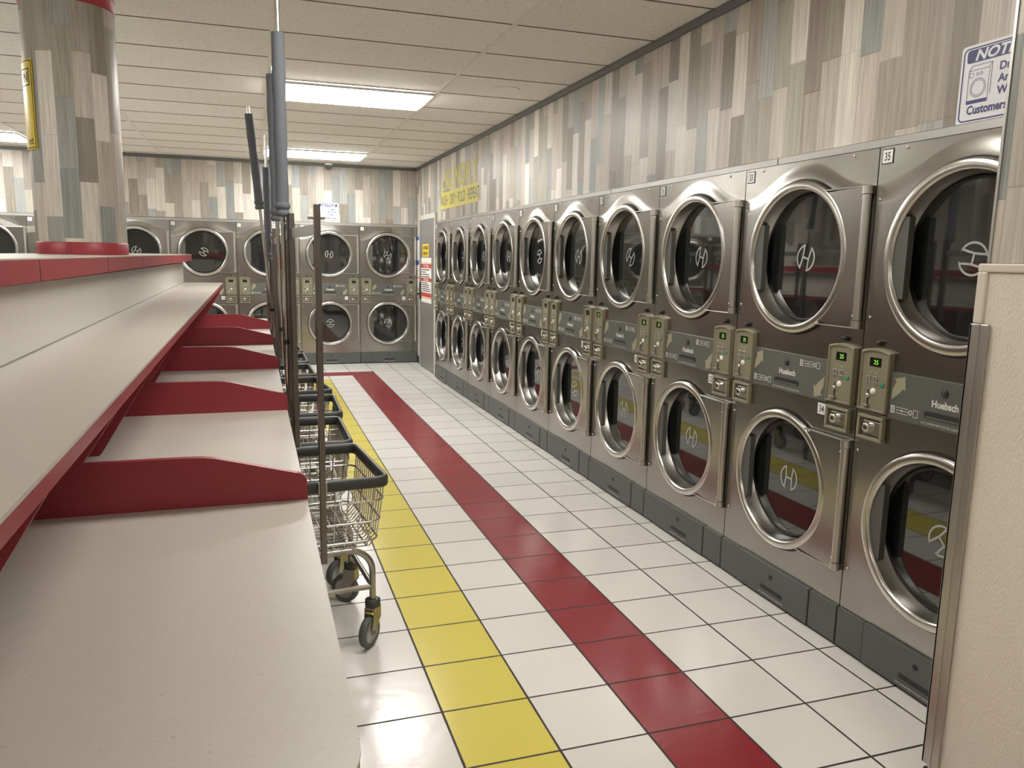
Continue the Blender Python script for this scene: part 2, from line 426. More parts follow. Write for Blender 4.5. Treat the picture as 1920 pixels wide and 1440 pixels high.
# ceiling trims and the rails that close the top of the dryer rows
tag(MB().box(XW-.014, XW, 1.5, YW, ZC-.045, ZC-.006).build('trim_2', M['trim']), kind='structure')
tag(MB().box(XL, XW-.016, YW-.014, YW, ZC-.045, ZC-.006).build('trim_3', M['trim']), kind='structure')
mb = MB().prism([(XD+.004, 1.905), (XW, 1.905), (XW, 1.946), (XD+.004, 1.931)], 1.52, YS+DW*9, 'y')
for y in (2.9, 4.55, 6.2, 7.85): mb.box(XD+.003, XD+.0036, y-.002, y+.002, 1.906, 1.931, 1)
tag(mb.build('trim_4', [M['alum'], M['dark']]), kind='structure')
mb = MB().prism([(YD+.004, 1.905), (YW, 1.905), (YW, 1.946), (YD+.004, 1.931)], XF-DW*7, XF, 'x')
tag(mb.build('trim_5', M['alum']), kind='structure')

# near wall on the right: wainscot with cap, corner guard and base, plank wall above
NX, NY = 1.745, 1.508
nw = MB().box(NX+.025, XW+.25, YB, NY+.004, 1.497, ZC).build('wall_near', M['plank']); tag(nw, kind='structure'); uv_planar(nw, uv_wall)
ws = MB().bbox(NX, XW+.25, YB, NY, .10, 1.474, .004).build('trim_6', M['vinyl']); tag(ws, kind='structure')
mb = MB().bbox(NX-.006, XW+.25, YB, NY+.006, 1.474, 1.496, .004)
mb.bbox(NX-.006, NX+.022, NY-.022, NY+.006, 1.345, 1.476, .004)
cp = mb.build('cap_rail', M['cap'], ws)
mb = MB()
mb.bbox(NX-.009, NX+.0, NY-.045, NY+.010, .115, 1.345, .003)
mb.bbox(NX-.009, NX+.05, NY, NY+.010, .115, 1.345, .003)
mb.bbox(NX-.011, NX-.007, NY-.022, NY-.014, .115, 1.345, .0012)
mb.build('corner_guard', M['guard'], ws)
tag(MB().box(NX-.004, XW+.25, YB, NY+.004, 0, .10).build('baseboard_near', M['dark']), kind='structure')
MBp = MB().box(NX+.022, NX+.0249, NY-.0015, NY+.0060, 1.497, ZC-.001)
MBp.build('edge_strip', M['alum'], nw)
tag(MB().box(XW-.012, XW, 10.70, YD-.002, 0, .10).build('baseboard_right', M['dark']), kind='structure')

# grey staff door in the right wall
d1 = MB().bbox(XW-.035, XW-.004, 9.76, 10.63, .012, 1.99, .003).build('door_1', M['doorgrey']); tag(d1, kind='structure')
mb = MB().box(XW-.03, XW-.001, 10.63, 10.69, 0, 2.05).box(XW-.03, XW-.001, 9.70, 9.76, 0, 2.05).box(XW-.03, XW-.001, 9.76, 10.63, 1.99, 2.05)
mb.build('door_frame', M['jamb'], d1)
mb = MB().bbox(XW-.048, XW-.034, 10.55, 10.60, .93, 1.16, .004).tube([(XW-.045, 10.575, 1.0), (XW-.085, 10.575, 1.0)], .012).tube([(XW-.085, 10.585, 1.0), (XW-.085, 10.46, 1.0)], .010)
mb.build('door_handle', M['black'], d1)

# ------------------------------------------------------------------ lights
def ceiling_light(x, y, label, es=None):
    t = empty('ceiling_light', (x, y, ZC-.004))
    w, h = 1.19, .58
    mb = MB()
    for a in ((0, .03, 0, h), (w-.03, w, 0, h), (.03, w-.03, 0, .03), (.03, w-.03, h-.03, h)):
        mb.bbox(a[0], a[1], a[2], a[3], -.022, -.002, .004)
    mb.build('fixture_frame', M['lightframe'], t)
    MB().bbox(.032, w-.032, .032, h-.032, -.040, -.003, .006).build('diffuser', M['lens' if y > 5 else 'lens_dim'], t)
    tag(t, label, 'ceiling light', 'fluorescent panels in the suspended ceiling')
ceiling_light(CX0+.015, CY0+.015, 'large lit fluorescent panel in the ceiling, the nearer one above the aisle')
ceiling_light(CX0+.015, CY0+CP*6+.015, 'lit fluorescent panel in the ceiling close to the far wall, behind the foam pole')
ceiling_light(CX0-3*CT+.015, CY0+CP*6+.015, 'lit fluorescent panel at the left edge of the photo, left of the round column')
ceiling_light(CX0-3*CT+.015, CY0+.015, 'fluorescent panel out of view to the left, in line with the nearer aisle panel')
ceiling_light(CX0+.015, CY0-CP*6+.015, 'fluorescent panel out of view above the near end of the aisle')
ceiling_light(CX0-3*CT+.015, CY0-CP*6+.015, 'fluorescent panel out of view above the near left of the room')

ceiling_light(CX0+.015, CY0-CP*12+.015, 'added fluorescent panel behind the viewpoint, in line with the aisle panels')  # unseen rear row, added to raise the bounced light
ceiling_light(CX0-3*CT+.015, CY0-CP*12+.015, 'added fluorescent panel behind the viewpoint on the far left')  # second added rear panel, out of view, for extra bounce
# ------------------------------------------------------------------ stacked dryers
def ring_hole(mb, cx, cz, r, x0, x1, z0, z1, y, m=0, n=64):
    """flat rectangle in the plane y with a round hole"""
    vs = []; fs = []
    ang = [2*PI*k/n for k in range(n)]
    for a in (math.atan2(z1-cz, x1-cx), math.atan2(z1-cz, x0-cx), math.atan2(z0-cz, x0-cx), math.atan2(z0-cz, x1-cx)):
        ang.append(a % (2*PI))
    ang = sorted(set(round(a, 6) for a in ang)); n = len(ang)
    for a in ang:
        c, s = math.cos(a), math.sin(a)
        t = min([((x1-cx)/c if c > 0 else (x0-cx)/c) if abs(c) > 1e-9 else 1e9, ((z1-cz)/s if s > 0 else (z0-cz)/s) if abs(s) > 1e-9 else 1e9])
        vs.append((cx+r*c, y, cz+r*s)); vs.append((cx+t*c, y, cz+t*s)); vs.append((cx+r*c, y+.07, cz+r*s))
    for k in range(n):
        a, b = 3*k, 3*((k+1) % n)
        fs.append((a, a+1, b+1, b)); fs.append((a, b, b+2, a+2))
    mb.add(vs, fs, m)
UC, LC, RU, RLO = (.392, 1.513), (.392, .568), .311, .303
ZM = 1.045; ZK = .170
def cabinet_mesh():
    g = .0025
    mb = MB()
    ring_hole(mb, *UC, RU-.022, g, DW-g, ZM, DH, 0)
    ring_hole(mb, *LC, RLO-.022, g, DW-g, ZK, ZM, 0)
    D = .85
    vs = [(g,0,0),(DW-g,0,0),(DW-g,D,0),(g,D,0),(g,0,DH),(DW-g,0,DH),(DW-g,D,DH),(g,D,DH),(g,0,ZK),(DW-g,0,ZK)]
    mb.add(vs, [(0,3,7,4),(1,5,6,2),(2,6,7,3),(4,7,6,5),(0,1,2,3),(0,8,9,1)])
    # seam flange and panel screws
    mb.box(.0004, g, .004, .02, ZK, DH, 1); mb.box(DW-g, DW-.0004, .004, .02, ZK, DH, 1)
    for x, z in ((.126,1.888),(.675,1.888),(.022,1.72),(.022,1.30),(.022,.80),(.022,.33)):
        mb.lathe([(.0065, 0), (.0055, -.003), (.0025, -.005), (.0001, -.0052)], (x, 0, z), n=10, m=2)
    return mb.mesh('cabinet', [M['steel'], M['dark'], M['polish']])
def drum_back():
    pass
def door_meshes(c, R):
    cx, cz = c
    mb = MB()
    prof = [(R-.014, -.004), (R-.003, -.006), (R, -.012), (R-.002, -.021), (R-.007, -.025), (R-.028, -.0265), (R-.034, -.024), (R-.038, -.016), (R-.047, .046), (R-.051, .050), (R-.055, .046)]
    mb.lathe(prof[:8], (cx, 0, cz), n=72); mb.lathe(prof[7:], (cx, 0, cz), n=72, m=2)
    mb.lathe([(R-.020, -.0012), (R+.007, -.0012)], (cx, 0, cz), n=72, m=1)  # black annulus painted as the shadow line around the raised ring
    ring = mb.mesh('door_ring', [M['polish'], M['black'], M['cone']])
    mb = MB().disc((cx, .043, cz), R-.049, n=64)
    mb.lathe([(R-.049, .043), (R-.055, .039), (R-.061, .0425)], (cx, 0, cz), n=64, m=1)
    glass = mb.mesh('door_glass', [M['glass'], M['black']])
    # flag plate from the ring to the hinge
    n = 14; h = .258
    a0 = math.asin(h/(R+.004)) if h < R else 1.2
    pts = [(cx+(R-.008)*math.cos(a), cz+(R-.008)*math.sin(a)) for a in [a0*(1-2*i/n) for i in range(n+1)]]
    poly = pts + [(.762, cz-h), (.762, cz+h)]
    mb = MB().prism(poly, -.023, -.010, 'y')
    mb.prism(pts + [(.764, cz-h-.003), (.764, cz+h+.003)], -.0095, -.001, 'y', 1)  # black backing stands in for the shade behind the plate
    xa = pts[0][0]
    for q in (-1, 1): mb.bbox(xa-.01, .762, -.0265, -.010, cz+q*h-.0022, cz+q*h+.0022, .001, 2)
    plate = mb.mesh('hinge_plate', [M['sheet'], M['black'], M['satin']])
    mb = MB().tube([(.774, -.0165, cz-h+.03), (.774, -.0165, cz+h-.03)], .0155, 14)
    for a, b in ((cz-h-.002, cz-h+.028), (cz+h-.028, cz+h+.002)):
        mb.tube([(.774, -.0165, a), (.774, -.0165, b)], .0185, 14)
    for z in (cz-h+.045, cz+h-.045): mb.lathe([(.004, 0), (.003, -.003), (.0001, -.0035)], (.766, -.030, z), n=8)
    hinge = mb.mesh('hinge', [M['satin']])
    # pull plate: a chord of the ring, dark behind
    zz = .140; r = R-.036
    arc = [(cx - math.sqrt(r*r - z*z), cz+z) for z in [zz*(1-2*i/10) for i in range(11)]]
    xe = cx - R*.69
    poly = arc + [(xe, cz-zz), (xe, cz+zz)]
    mb = MB().prism(poly, -.014, -.011, 'y')
    mb.prism([(xe-.003, cz-zz), (xe, cz-zz), (xe, cz+zz), (xe-.003, cz+zz)], -.011, .012, 'y')
    mb.prism([(x+.001, z) for x, z in arc] + [(xe-.003, cz-zz), (xe-.003, cz+zz)], -.0109, -.009, 'y', 1)
    handle = mb.mesh('pull_handle', [M['plate'], M['black']])
    return ring, glass, plate, hinge, handle
def emblem_mesh():
    """two outlined half-moons joined by a bar, centred on the origin in the plane y=0"""
    mb = MB()
    R, w = .052, .0075
    def band(pts):
        n = len(pts); vs = []; fs = []
        for i, p in enumerate(pts):
            t = Vector(pts[min(i+1, n-1)]) - Vector(pts[max(i-1, 0)]); t.normalize()
            q = Vector((-t.y, t.x))*w/2
            vs += [(p[0]+q.x, 0, p[1]+q.y), (p[0]-q.x, 0, p[1]-q.y)]
        for i in range(n-1): fs.append((2*i, 2*i+1, 2*i+3, 2*i+2))
        mb.add(vs, fs)
    for s in (-1, 1):
        a0 = 1.22
        band([(s*R*math.cos(a), R*math.sin(a)) for a in [a0*(1-2*i/14) for i in range(15)]])
        band([(s*.018 + s*.006*math.cos(t), R*.95*t2) for t2, t in ((-1, 0), (-.5, 1.2), (0, 1.57), (.5, 1.2), (1, 0))])
    band([(-.018, 0), (.018, 0)])
    return mb.mesh('emblem', [M['logo']])
def control_meshes():
    w, z0, z1 = .068, .962, 1.180
    arc = [(-w + 2*w*i/10, z1 + .012*(1-((i-5)/5)**2)) for i in range(11)]
    poly = [(w, z0), (-w, z0)] + arc
    def shrink(k): return [(x*(1-k/w), z0+(z-z0)*(1-2*k/(z1-z0))+k) for x, z in poly]
    inner = shrink(.010); n = len(poly)
    vs = []; fs = []
    for pl, y in ((poly, 0), (poly, -.020), (shrink(.003), -.024), (shrink(.007), -.024), (inner, -.017)):
        vs += [(x, y, z) for x, z in pl]
    for q in range(4):
        for i in range(n): fs.append((q*n+i, q*n+(i+1) % n, (q+1)*n+(i+1) % n, (q+1)*n+i))
    mb = MB().add(vs, fs).add([(x, -.017, z) for x, z in inner], [tuple(range(n))], 1)
    mb.lathe([(.010, 0), (.0115, -.008), (.008, -.016), (.0001, -.018)], (0, 0, 1.212), n=14, m=2)
    panel = mb.mesh('control_panel', [M['tan'], M['tan2'], M['black']])
    mb = MB().box(-.027, .027, -.0185, -.0165, 1.126, 1.158)
    put_text(mb, '25', .023, .004, 1.134, -.0190, 1, bold=.0)
    disp = mb.mesh('display', [M['disp'], M['led']])
    mb = MB().box(-.027, .027, -.0185, -.0165, 1.126, 1.158)
    put_text(mb, '25', .023, .004, 1.134, -.0190, 1, bold=.0)
    doff = mb.mesh('display', [M['disp'], M['dim']])
    mb = MB()
    for x, z in ((-.026, 1.083), (.006, 1.083), (-.026, 1.064), (.006, 1.064)):
        mb.bbox(x-.010, x+.010, -.021, -.016, z-.0075, z+.0075, .002)
        mb.box(x-.002, x+.002, -.0214, -.0210, z-.004, z+.005, 1)
    mb.bbox(.030, .050, -.021, -.016, 1.056, 1.071, .003, 2)
    mb.box(-.03, -.006, -.0174, -.0168, 1.104, 1.107, 3); mb.prism([(-.002, 1.101), (.014, 1.101), (.006, 1.111)], -.0174, -.0168, 'y', 3)
    keys = mb.mesh('keypad', [M['btn'], M['ink'], M['green'], M['arrow']])
    mb = MB().box(-.026, -.020, -.0175, -.0165, .985, 1.040, 1)
    mb.lathe([(.009, 0), (.009, -.006), (.004, -.009), (.0001, -.009)], (-.023, -.017, 1.018), n=12)
    mb.tube([(-.023, -.022, 1.022), (-.024, -.027, .990)], .004, 8)
    mb.bbox(-.036, -.010, -.034, -.016, .980, .987, .002)
    mb.lathe([(.012, 0), (.011, -.004), (.0001, -.005)], (.001, -.017, 1.036), n=16, m=2)
    slot = mb.mesh('coin_slot', [M['polish'], M['dark'], M['white']])
    mb = MB()
    z0, z1, w = .853, .945, .062
    for a in ((-w, w, z0, z0+.012), (-w, w, z1-.012, z1), (-w, -w+.012, z0+.012, z1-.012), (w-.012, w, z0+.012, z1-.012)):
        mb.bbox(a[0], a[1], -.020, 0, a[2], a[3], .003)
    mb.box(-w+.012, w-.012, -.004, -.002, z0+.012, z1-.012, 1)
    box = mb.mesh('coin_box', [M['tan'], M['band']])
    mb = MB()
    mb.bbox(-.040, .040, -.010, -.004, z0+.02, z1-.02, .003)
    mb.lathe([(.017, 0), (.019, -.010), (.017, -.018), (.011, -.020), (.0001, -.020)], (-.012, -.008, (z0+z1)/2), n=18)
    mb.box(-.018, -.005, -.0290, -.0275, (z0+z1)/2-.006, (z0+z1)/2+.005, 1)
    lock = mb.mesh('coin_box_lock', [M['polish'], M['dark']])
    return panel, (disp, doff), keys, slot, box, lock
def arrow_poly(cx, cz, s, flip):
    p = [(-.030,-.045),(-.026,-.004),(-.012,.022),(-.022,.030),(.024,.044),(.030,-.006),(.020,.000),(.004,-.018),(-.018,-.036)]
    f = -1 if flip else 1
    return [(cx+f*x*s, cz+f*z*s) for x, z in p]
def icons(mb, x, z, m):
    mb.bbox(x, x+.018, -.0092, -.0085, z, z+.026, .0003, m)
    mb.box(x+.004, x+.014, -.0096, -.0092, z+.004, z+.022, 1); mb.box(x+.007, x+.011, -.0100, -.0096, z+.006, z+.020, m)
    for q in range(3):
        mb.box(x+.024, x+.078, -.0092, -.0088, z+.002+.010*q, z+.004+.010*q, m)
    mb.prism([(x+.044, z+.013), (x+.052, z+.008), (x+.052, z+.018)], -.0094, -.0088, 'y', m)
    mb.lathe([(.009, 0), (.009, -.0006), (.006, -.0006), (.006, 0)], (x+.088, -.0086, z+.013), n=14, m=m)
    for a in ((x+.100, x+.102), (x+.118, x+.120)): mb.box(a[0], a[1], -.0092, -.0088, z, z+.026, m)
    for a in ((z, z+.002), (z+.024, z+.026)): mb.box(x+.102, x+.118, -.0092, -.0088, a[0], a[1], m)
def middle_meshes():
    mb = MB().bbox(.152, .640, -.008, 0, .952, 1.117, .002)
    mb.prism(arrow_poly(.196, 1.064, 1.0, False), -.0088, -.0082, 'y', 3)
    mb.prism(arrow_poly(.592, 1.004, 1.0, True), -.0088, -.0082, 'y', 3)
    put_text(mb, 'Huebsch', .033, .393, 1.025, -.0088, 2, bold=.034, xs=.92)
    put_text(mb, 'LINT COMPARTMENT MUST BE CLEANED DAILY', .0105, .392, .962, -.0088, 2, xs=.78)
    icons(mb, .168, .974, 2); icons(mb, .470, 1.074, 2)
    band = mb.mesh('lint_panel', [M['band'], M['band'], M['print'], M['arrow']])
    mb = MB()
    n = 8; sl = [(.460+.012*math.cos(a), .995+.012*math.sin(a)) for a in [-PI/2+PI*i/n for i in range(n+1)]] + [(.324+.012*math.cos(a), .995+.012*math.sin(a)) for a in [PI/2+PI*i/n for i in range(n+1)]]
    mb.prism(sl, -.0092, -.004, 'y')
    mb.prism([(.325,.985),(.460,.985),(.462,.991),(.323,.991)], -.0115, -.004, 'y', 1)
    pull = mb.mesh('lint_pull', [M['dark'], M['band']])
    mb = MB().lathe([(.013, 0), (.013, -.004), (.009, -.006), (.0001, -.006)], (.388, -.008, 1.076), n=18)
    mb.box(.387, .389, -.0148, -.0138, 1.070, 1.082, 1)
    lock = mb.mesh('panel_lock', [M['black'], M['btn']])
    mb = MB()
    mb.bbox(.004, .142, -.012, .002, .012, .166, .003); mb.bbox(.640, .796, -.012, .002, .012, .166, .003)
    mb.box(.004, .796, -.002, .003, 0, .012, 1)
    base = mb.mesh('base_panel', [M['kick'], M['dark']])
    drawer = MB().bbox(.146, .636, -.016, .002, .012, .166, .003).mesh('lint_drawer', [M['kick']])
    mb = MB().lathe([(.011, 0), (.011, -.003), (.007, -.004), (.0001, -.004)], (.392, -.0155, .118), n=16)
    sl = [(.470+.010*math.cos(a), .056+.010*math.sin(a)) for a in [-PI/2+PI*i/n for i in range(n+1)]] + [(.335+.010*math.cos(a), .056+.010*math.sin(a)) for a in [PI/2+PI*i/n for i in range(n+1)]]
    mb.prism(sl, -.0168, -.010, 'y')
    mb.bbox(.330, .475, -.0195, -.0155, .041, .047, .0015, 1)
    put_text(mb, 'LINT COMPARTMENT MUST BE CLEANED DAILY', .010, .400, .024, -.0166, 2, xs=.80)
    dp = mb.mesh('drawer_pull', [M['dark'], M['kick'], M['tee']])
    return band, pull, lock, base, drawer, dp
def plate_mesh(num, x, z):
    mb = MB().bbox(x-.026, x+.026, -.002, .0003, z-.026, z+.026, .0007)
    mb.bbox(x-.0225, x+.0225, -.0028, -.001, z-.0225, z+.0225, .0004, 1)
    put_text(mb, str(num), .040, x, z-.014, -.0033, 0, bold=.012, xs=.72)
    return mb.mesh('number_plate', [M['ink'], M['white']])

G = dict(cab=cabinet_mesh(), du=door_meshes(UC, RU), dl=door_meshes(LC, RLO), em=emblem_mesh(), ct=control_meshes(), mid=middle_meshes())
EMB = {35: 100, 33: 15, 31: 12, 29: 35, 27: 12, 25: 80, 23: 10, 34: 3, 36: 45, 32: 8, 30: 0, 15: 35, 16: 60, 13: 10, 14: 85, 9: 120, 7: 30, 11: 20}
def stacked_dryer(loc, rz, top_no, label, group):
    t = empty('stacked_dryer', loc, rz)
    tag(t, label, 'dryer', group)
    linkmesh('cabinet', G['cab'], t)
    for ms, c in ((G['du'], UC), (G['dl'], LC)):
        ring = linkmesh('door_ring', ms[0], t)
        linkmesh('door_glass', ms[1], ring); linkmesh('hinge_plate', ms[2], ring); linkmesh('hinge', ms[3], ring); linkmesh('pull_handle', ms[4], ring)
        e = linkmesh('emblem', G['em'], ring)
        e.location = (c[0], .0418, c[1]); e.rotation_euler = (0, math.radians(EMB.get(top_no + (c is LC), random.choice([15, -10, 70, 100, 30, 3, -25]))), 0)
    p, d, k, s, bx, lk = G['ct']
    for x in (.088, .714):
        c = linkmesh('control_panel', p, t); c.location = (x, 0, 0)
        for q in (('display', d[0 if top_no >= 29 else 1]), ('keypad', k), ('coin_slot', s)): linkmesh(q[0], q[1], c)
        b = linkmesh('coin_box', bx, t); b.location = (x-.002, 0, 0)
        linkmesh('coin_box_lock', lk, b)
    b, pu, lo, ba, dr, dp = G['mid']
    bo = linkmesh('lint_panel', b, t)
    for q in (('lint_pull', pu), ('panel_lock', lo)): linkmesh(q[0], q[1], bo)
    linkmesh('base_panel', ba, t)
    do = linkmesh('lint_drawer', dr, t); linkmesh('drawer_pull', dp, do)
    linkmesh('number_plate', plate_mesh(top_no, .040, 1.868), t)
    linkmesh('number_plate', plate_mesh(top_no+1, .612, .918), t)
    return t
ordi = ['nearest', 'second nearest', 'third nearest', 'fourth nearest', 'fifth nearest', 'sixth nearest', 'seventh nearest', 'eighth nearest', 'ninth nearest', 'farthest']
for j in range(10):
    n = 35-2*j
    extra = ', beside the near wall' if j == 0 else (', next to the grey door' if j == 9 else '')
    stacked_dryer((XD, YS+DW*j, 0), -PI/2, n, 'stacked stainless dryer %d and %d, %s in right-hand row%s' % (n, n+1, ordi[j], extra), 'stacked dryers along the right wall')
farl = ['rightmost in the far row', 'second from right in the far row', 'in the far row behind the cart poles',
        'fourth from right in the far row', 'in the far row just right of the column', 'in the far row behind the column', 'leftmost in the far row']
for k in range(7):
    n = 15-2*k
    stacked_dryer((XF-DW*(k+1), YD, 0), 0, n, 'stacked stainless dryer %d and %d, %s' % (n, n+1, farl[k]), 'stacked dryers along the far wall')

# ------------------------------------------------------------------ folding table
ft = empty('folding_table', (0, 0, 0))
tag(ft, 'long cream folding table with red dividers, raised shelf and red-edged ledge', 'table')
TZ, TX, TYN, TYF = .87, .110, .785, 8.01
r = .14
def rc(cx, cy, a0, a1, r, n=10): return [(cx+r*math.cos(a0+(a1-a0)*i/n), cy+r*math.sin(a0+(a1-a0)*i/n)) for i in range(n+1)]
poly = [(-.575, TYF), (-.575, TYN)] + rc(TX-r, TYN+r, -PI/2, 0, r) + rc(TX-.05, TYF-.05, 0, PI/2, .05)
MB().prism(poly, TZ-.006, TZ, 'z').build('tabletop', M['lam'], ft)
sp = [(x-.0012 if x > 0 else x, y) for x, y in poly]
MB().prism(sp, TZ-.045, TZ-.0062, 'z').build('tabletop_edge', M['red'], ft)
# central spine carrying shelf and ledge
def xr(y): return -.556 - .012*(y-2)      # front face of the riser
def xs(y): return -.254 - .0052*(y-2)     # front edge of the shelf
YN2, YE = .55, 7.90
mb = MB()
mb.prism([(xr(YN2), YN2), (xr(YE), YE), (-1.02, YE), (-1.02, YN2)], 0, 1.400, 'z')
mb.build('riser', M['lam'], ft)
mb = MB().prism([(xs(YN2), YN2), (xs(YE), YE), (xr(YE)+.0005, YE), (xr(YN2)+.0005, YN2)], 1.214, 1.220, 'z')
mb.build('shelf', M['lam'], ft)
mb = MB().prism([(xs(YN2)-.001, YN2), (xs(YE)-.001, YE), (xr(YE)+.0005, YE), (xr(YN2)+.0005, YN2)], 1.189, 1.2138, 'z')
mb.build('shelf_edge', M['red'], ft)
# ledge
def xl(y): return -.522 - .0046*(y-2)
def zl(y): return 1.466 + .0024*(y-2)
mb = MB()
ys = [YN2, YE+.03]
vs = []
for y in ys:
    vs += [(xl(y), y, zl(y)-.060), (-1.075, y, zl(y)-.060), (-1.075, y, zl(y)-.004), (xl(y), y, zl(y)-.004)]
mb.add(vs, [(0,1,2,3),(7,6,5,4),(0,4,5,1),(1,5,6,2),(2,6,7,3),(3,7,4,0)])
for y in (2.3, 3.33, 4.35, 5.9): mb.box(xl(y)-.001, xl(y)+.0006, y-.003, y+.003, zl(y)-.0605, zl(y)-.004, 1)
mb.build('ledge_edge', [M['red'], M['dark']], ft)
vs = []
for y in ys:
    vs += [(xl(y)-.001, y, zl(y)-.0038), (-1.074, y, zl(y)-.0038), (-1.074, y, zl(y)), (xl(y)-.001, y, zl(y))]
MB().add(vs, [(0,1,2,3),(7,6,5,4),(0,4,5,1),(1,5,6,2),(2,6,7,3),(3,7,4,0)]).build('ledge_top', M['lam'], ft)
# dividers
dp_ = [(-.555, TZ+.0005), (.112, TZ+.0005), (.112, .905)] + [(.112-.030+.030*math.cos(a), .912+.030*math.sin(a)) for a in [PI/2*i/6 for i in range(1, 7)]] + \
      [(-.085, .985), (-.105, .990), (-.13, .9935), (-.17, .995), (-.395, .995), (-.268, 1.1888), (-.555, 1.1888)]
for k in range(5):
    y = 1.974 + 1.218*k
    d = MB().prism(dp_, y, y+.020, 'y').build('divider', M['red'], ft)
# a slanted shelf bracket in the middle of each bay
for k in range(-1, 5):
    y = 1.974 + 1.218*k + .600
    MB().prism([(-.555, TZ+.0005), (-.466, TZ+.0005), (-.458, TZ+.010), (-.272, 1.1888), (-.555, 1.1888)], y, y+.020, 'y').build('shelf_bracket', M['red'], ft)
mb = MB().add([(xr(YN2)+.0004, YN2, 1.2202), (xr(YE)+.0004, YE, 1.2202), (xr(YE)+.004, YE, 1.2204), (xr(YN2)+.004, YN2, 1.2204), (xr(YN2)+.0004, YN2, 1.2235), (xr(YE)+.0004, YE, 1.2235)], [(0,1,2,3),(3,2,5,4)])
mb.build('joint_seal', M['seal'], ft)
# brackets under the top
for y in (1.0, 3.1, 5.2, 7.3):
    MB().prism([(-.56, TZ-.046), (-.20, TZ-.046), (-.56, .45)], y, y+.03, 'y').build('bracket', M['red'], ft)

# ------------------------------------------------------------------ round column
CXc, CYc, CR = -.79, 4.32, .197
zb = zl(CYc)+.0005
cl = empty('round_column', (CXc, CYc, zb))
tag(cl, 'round column wrapped in weathered plank cladding rising from the table ledge to the ceiling', 'column')
def cyl(r0, za, zc, n=72, m=0):
    return MB().lathe([(r0, za), (r0, zc)], (0, 0, 0), 'z', n, m)
o = cyl(CR, .056, ZC-zb-.005).build('shaft', M['plank'], cl)
uvl = o.data.uv_layers.new(name='UVMap')
for p in o.data.polygons:
    ca = math.atan2(p.center.y, p.center.x)
    for li in p.loop_indices:
        co = o.data.vertices[o.data.loops[li].vertex_index].co
        a = math.atan2(co.y, co.x)
        if a - ca > PI: a -= 2*PI
        if ca - a > PI: a += 2*PI
        uvl.data[li].uv = (a*CR*1.32 + 11.9, co.z*1.25+.3)
mb = MB().lathe([(CR+.003, 0), (CR+.003, .053), (CR, .057)], (0,0,0), 'z', 72)
a0 = math.radians(-97)
for q in (-.035, .03):
    a = a0+q
    mb.box((CR+.003)*math.cos(a)-.002, (CR+.003)*math.cos(a)+.002, (CR+.003)*math.sin(a)-.0008, (CR+.003)*math.sin(a)+.002, .001, .052, 1)
mb.build('base_band', [M['redband'], M['red']], cl)
zt = 2.600-zb
mb = MB().lathe([(CR, zt-.003), (CR+.004, zt), (CR+.004, ZC-zb-.0062)], (0,0,0), 'z', 72)
mb.build('top_band', M['redband'], cl)
def bend(mb, x0, x1, z0, z1, r, ac, m=0, n=8):
    vs = []; fs = []
    for i in range(n+1):
        a = ac + (x0+(x1-x0)*i/n)/CR
        for z in (z0, z1):
            vs.append((r*math.cos(a), r*math.sin(a), z)); 
    for i in range(n): fs.append((2*i, 2*i+2, 2*i+3, 2*i+1))
    mb.add(vs, fs, m)
def bend_text(mb, body, size, x, z, r, ac, m, **k):
    vs, fs = text_geo(body, size, **k)
    mb.add([(r*math.cos(ac+(x+a)/CR), r*math.sin(ac+(x+a)/CR), z+b) for a, b in vs], fs, m)
# emergency plate on the top band
mb = MB(); ac = math.radians(-76)
bend(mb, -.020, .020, 2.625-zb, 2.70-zb, CR+.0065, ac, 0); bend(mb, -.020, .020, 2.625-zb, 2.70-zb, CR+.0035, ac, 0)
bend(mb, -.010, .010, 2.640-zb, 2.70-zb, CR+.0075, ac, 1)
o = mb.build('small_plate', [M['white'], M['ink']], cl)
# yellow notice curving round the left side of the column
ys_ = empty('column_sign', (CXc, CYc, 1.95)); tag(ys_, 'yellow notice with black border curving around the left side of the column', 'sign')
mb = MB(); ac = math.radians(-171)
z0, z1 = 1.945-1.95, 2.340-1.95
bend(mb, -.14, .14, z0, z1, CR+.0045, ac, 0, 20); bend(mb, -.14, .14, z0, z1, CR+.001, ac, 0, 20)
for a in ((-.134, .134, z0+.006, z0+.010), (-.134, .134, z1-.010, z1-.006), (-.134, -.130, z0+.006, z1-.006), (.130, .134, z0+.006, z1-.006)):
    bend(mb, a[0], a[1], a[2], a[3], CR+.0052, ac, 1, 20)
for a in ((-.118, .118, .275, .281), (-.118, .118, .345, .351), (-.118, -.112, .281, .345), (.112, .118, .281, .345)):
    bend(mb, a[0], a[1], a[2], a[3], CR+.0052, ac, 1, 20)
bend_text(mb, 'N', .06, .085, .292, CR+.0052, ac, 1, bold=.02)
bend_text(mb, 'et', .05, .098, .018, CR+.0052, ac, 1, bold=.01)
mb.build('notice_face', [M['yellow'], M['ink']], ys_)

